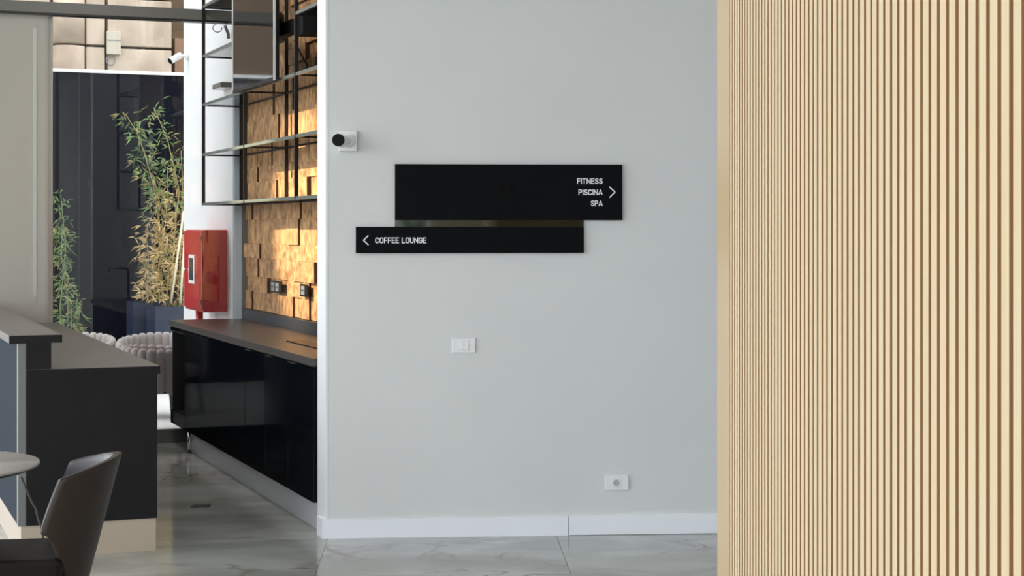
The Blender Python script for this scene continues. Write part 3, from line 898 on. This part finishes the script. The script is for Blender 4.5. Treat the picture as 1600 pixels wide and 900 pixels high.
# plain engineering capitals: width and strokes on a unit-high cell
GLYPH = {
    'A': (0.62, [[(0.02, 0.04), (0.29, 0.96)], [(0.6, 0.04), (0.33, 0.96)], [(0.14, 0.28), (0.48, 0.28)]]),
    'C': (0.54, [arc(0.27, 0.72, 0.27, 0.28, 15, 180) + arc(0.27, 0.28, 0.27, 0.28, 180, 345)]),
    'E': (0.46, [[(0.46, 1), (0, 1), (0, 0), (0.46, 0)], [(0, 0.52), (0.4, 0.52)]]),
    'F': (0.46, [[(0.46, 1), (0, 1), (0, 0)], [(0, 0.5), (0.4, 0.5)]]),
    'G': (0.54, [arc(0.27, 0.72, 0.27, 0.28, 15, 180) + arc(0.27, 0.28, 0.27, 0.28, 180, 360) + [(0.54, 0.48), (0.28, 0.48)]]),
    'I': (0.0, [[(0, 0), (0, 1)]]),
    'J': (0.42, [arc(0.2, 0.24, 0.2, 0.24, 200, 360) + [(0.4, 1)]]),
    'L': (0.44, [[(0, 1), (0, 0), (0.44, 0)]]),
    'N': (0.56, [[(0, 0), (0, 1)], [(0.03, 0.93), (0.53, 0.07)], [(0.56, 0), (0.56, 1)]]),
    'O': (0.56, [arc(0.28, 0.72, 0.28, 0.28, 0, 180) + arc(0.28, 0.28, 0.28, 0.28, 180, 360) + [(0.56, 0.72)]]),
    'P': (0.5, [[(0, 0), (0, 1), (0.27, 1)] + arc(0.27, 0.73, 0.23, 0.27, 90, -90) + [(0, 0.46)]]),
    'S': (0.5, [arc(0.25, 0.755, 0.23, 0.245, 30, 180, 7) + arc(0.25, 0.755, 0.23, 0.245, 180, 250, 4) + arc(0.25, 0.26, 0.25, 0.26, 70, 0, 4) + arc(0.25, 0.26, 0.25, 0.26, 0, -155, 8)]),
    'T': (0.54, [[(0, 1), (0.54, 1)], [(0.27, 1), (0.27, 0)]]),
    'U': (0.54, [[(0, 1), (0, 0.27)] + arc(0.27, 0.27, 0.27, 0.27, 180, 360) + [(0.54, 1)]]),
    'Y': (0.6, [[(0.02, 0.97), (0.3, 0.45)], [(0.58, 0.97), (0.3, 0.45)], [(0.3, 0.45), (0.3, 0)]]),
}
def text(body, rect, name, m, parent, weight=0.155, gap=0.25, dep=0.0015, d0=0.0221):
    """letters made of mitred strokes, fitted to rect = (s0, s1, z0, z1)"""
    s0, s1, z0_, z1_ = rect
    H_ = (z1_ - z0_); wt_ = weight * H_
    x = 0.0; placed = []
    for chx in body:
        if chx == ' ':
            x += 0.42; continue
        w_, st_ = GLYPH[chx]
        placed.append((x, st_)); x += w_ + gap
    total = x - gap
    kx = (s1 - s0 - wt_) / total; kz = H_ - wt_
    mb = MB(); lift = 0
    for x0_, strokes in placed:
        for st_ in strokes:
            P = [Vector((s0 + wt_ / 2 + (x0_ + px_) * kx, z0_ + wt_ / 2 + pz_ * kz)) for px_, pz_ in st_]
            P = [p for i, p in enumerate(P) if i == 0 or (p - P[i - 1]).length > 1e-6]
            L_, R_ = [], []
            for i, p in enumerate(P):
                d1 = (P[i] - P[i - 1]).normalized() if i > 0 else (P[1] - P[0]).normalized()
                d2 = (P[i + 1] - P[i]).normalized() if i < len(P) - 1 else d1
                n1 = Vector((-d1.y, d1.x)); n2 = Vector((-d2.y, d2.x))
                n_ = (n1 + n2); n_ = n_.normalized() if n_.length > 1e-4 else n1
                k = min(1.6, 1.0 / max(0.3, n_.dot(n1)))
                q = p.copy()
                if i == 0: q = q - d1 * wt_ * 0.5
                if i == len(P) - 1: q = q + d1 * wt_ * 0.5
                L_.append(q + n_ * wt_ / 2 * k); R_.append(q - n_ * wt_ / 2 * k)
            lift += 1
            f0 = -d0 - dep - 0.00002 * (lift % 3)
            top = [[mb.bm.verts.new((v.x, f0, v.y)) for v in side] for side in (L_, R_)]
            bot = [[mb.bm.verts.new((v.x, -d0, v.y)) for v in side] for side in (L_, R_)]
            for i in range(len(P) - 1):
                mb.bm.faces.new((top[0][i], top[0][i + 1], top[1][i + 1], top[1][i]))
                mb.bm.faces.new((top[0][i], bot[0][i], bot[0][i + 1], top[0][i + 1]))
                mb.bm.faces.new((top[1][i], top[1][i + 1], bot[1][i + 1], bot[1][i]))
            for i in (0, len(P) - 1):
                mb.bm.faces.new((top[0][i], top[1][i], bot[1][i], bot[0][i]))
    return mb.build(name, m, parent)
text('FITNESS', wrect(900.8, 278.6, 940.8, 287.6), 'lettering', 'letter_white', up)
text('PISCINA', wrect(903, 296.0, 940.8, 305.0), 'lettering', 'letter_white', up)
text('SPA', wrect(922.4, 313.3, 940.8, 322.3), 'lettering', 'letter_white', up)
text('JOY', wrect(779, 291.5, 809.5, 305.5), 'lettering', 'sign_gloss', up, weight=0.2)
text('COFFEE LOUNGE', wrect(586.3, 371.0, 666, 380.0), 'lettering', 'letter_white', lo)
def chevron(pts, parent):
    P = [wall_px(*p) for p in pts]
    mb = MB()
    for p, q in zip(P[:-1], P[1:]):
        d = Vector((q[0] - p[0], q[1] - p[1])).normalized(); n_ = Vector((-d.y, d.x)) * 0.0028
        e = d * 0.0015
        c = [(p[0] - e.x + n_.x, p[1] - e.y + n_.y), (q[0] + e.x + n_.x, q[1] + e.y + n_.y), (q[0] + e.x - n_.x, q[1] + e.y - n_.y), (p[0] - e.x - n_.x, p[1] - e.y - n_.y)]
        v0 = [mb.bm.verts.new((x, -0.0221, z)) for x, z in c]; v1 = [mb.bm.verts.new((x, -0.0236, z)) for x, z in c]
        mb.bm.faces.new(v1); mb.bm.faces.new(v0[::-1])
        for k in range(4): mb.bm.faces.new((v0[k], v0[(k + 1) % 4], v1[(k + 1) % 4], v1[k]))
    mb.build('arrow', 'letter_white', parent)
chevron([(951.5, 292.3), (960, 300.3), (951.7, 308.5)], up)
chevron([(575.2, 368.5), (568, 375.3), (575.5, 382.6)], lo)

# bullet camera on the grey wall
s_, zc = wall_px(545.5, 220.5)
bullet_camera('security_camera', Wl(s_, 0, zc), WPH, 'white bullet camera with a black front, on the grey wall', (-0.14, -1.0, 0.0), (-0.04, -0.10, -0.004), 0.034, (-0.052, 0.042, -0.03, 0.0, -0.054, 0.054), 0.97)

# light switch and socket
s_, zc = wall_px(724.5, 539.5)
sw = tag(empty('light_switch', Wl(s_, 0, zc), WPH), 'white light switch plate with two rockers, under the sign', 'switch')
MB().box(-0.062, 0.062, -0.011, 0.0, -0.039, 0.039, bev=0.003).build('plate', 'plastic_white', sw)
for x0 in (-0.023, 0.0025):
    mb = MB(); mb.box(x0, x0 + 0.023, -0.0155, -0.0115, -0.0225, 0.021, bev=0.0015)
    for v in mb.bm.verts:
        if v.co.y < -0.0125: v.co.y -= 0.004 * (0.5 - (v.co.z + 0.0225) / 0.0435)
    mb.build('rocker', 'plastic_white', sw)
s_, zc = wall_px(963.5, 754)
so = tag(empty('wall_outlet', Wl(s_, 0, zc), WPH), 'white wall outlet low on the grey wall, above the skirting', 'outlet')
mb = MB()
mb.box(-0.063, 0.063, -0.011, 0.0, -0.039, 0.039, bev=0.003)
mb.build('plate', 'plastic_white', so)
MB().box(-0.0235, 0.0235, -0.0125, -0.0111, -0.0225, 0.0225, bev=0.0005).build('socket_face', 'plastic_white', so)
MB().lathe([(0.0205, 0.0), (0.0205, 0.0025), (0.0185, 0.0025), (0.0185, 0.0005), (0.0, 0.0005)], 28, (-0.003, -0.0126, 0), axis=Vector((0, -1, 0))).build('socket_ring', 'plastic_white', so)
MB().lathe([(0.017, 0.0), (0.017, 0.0004)], 28, (-0.003, -0.0132, 0), axis=Vector((0, -1, 0))).build('socket_well', 'well_grey', so)
for q in (-0.0105, 0.0045):
    MB().lathe([(0.0032, 0.0), (0.0032, 0.0006)], 12, (q, -0.0137, 0.0), axis=Vector((0, -1, 0))).build('pin_hole', 'lens_black', so)

# ================================================================== CEILING SPOTS over the coffee counter
def spot(loc, target, energy, label, ang=21):
    r = tag(empty('ceiling_spot', loc), label, 'lamp', 'warm ceiling spots over the coffee counter')
    d = (Vector(target) - Vector(loc)).normalized()
    MB().tube([(0, 0, 0), (0, 0, -0.08)], 0.012, 10).build('stem', 'black_metal', r)
    c = Vector((0, 0, -0.12))
    MB().lathe([(0.03, -0.07), (0.035, -0.065), (0.035, 0.05), (0.03, 0.05), (0.03, 0.035), (0.0, 0.035)], 20, c, axis=d).build('can', 'black_metal', r)
    MB().lathe([(0.0, 0.036), (0.028, 0.036), (0.028, 0.04), (0.0, 0.04)], 20, c, axis=d).build('lens', 'lamp_warm', r)
    ld = bpy.data.lights.new('spot_light', 'SPOT')
    ld.energy = energy; ld.color = (1.0, 0.8, 0.55); ld.spot_size = math.radians(ang); ld.spot_blend = 0.7; ld.shadow_soft_size = 0.03
    lo_ = bpy.data.objects.new('spot_light', ld); COL.objects.link(lo_)
    lo_.parent = r; lo_.location = c + d * 0.06
    lo_.rotation_euler = d.to_track_quat('-Z', 'Y').to_euler()
spot(G(-4.2, -1.7, CH), G(0, -1.66, 1.86), 2300, 'warm ceiling spot aimed at the teak wall above the counter')

# unseen fill light, added over the aisle to brighten bar, plinth and floor
def fill_panel(loc, rz, w, d, energy, col, label):
    r = tag(empty('fill_panel', loc, rz), label, 'lamp', 'added fill lights')
    MB().box(-w / 2 - 0.02, w / 2 + 0.02, -d / 2 - 0.02, d / 2 + 0.02, -0.03, 0.0, bev=0.003).build('added_fill_frame', 'plastic_white', r)
    ld = bpy.data.lights.new('fill_light', 'AREA'); ld.shape = 'RECTANGLE'; ld.size = w; ld.size_y = d
    ld.energy = energy; ld.color = col
    lo_ = bpy.data.objects.new('fill_light', ld); COL.objects.link(lo_); lo_.parent = r; lo_.location = (0, 0, -0.034)
fill_panel(G(-1.05, -2.2, CH), TH, 0.3, 2.4, 26, (1.0, 0.97, 0.92), 'long unseen fill panel added over the aisle between bar and counter')
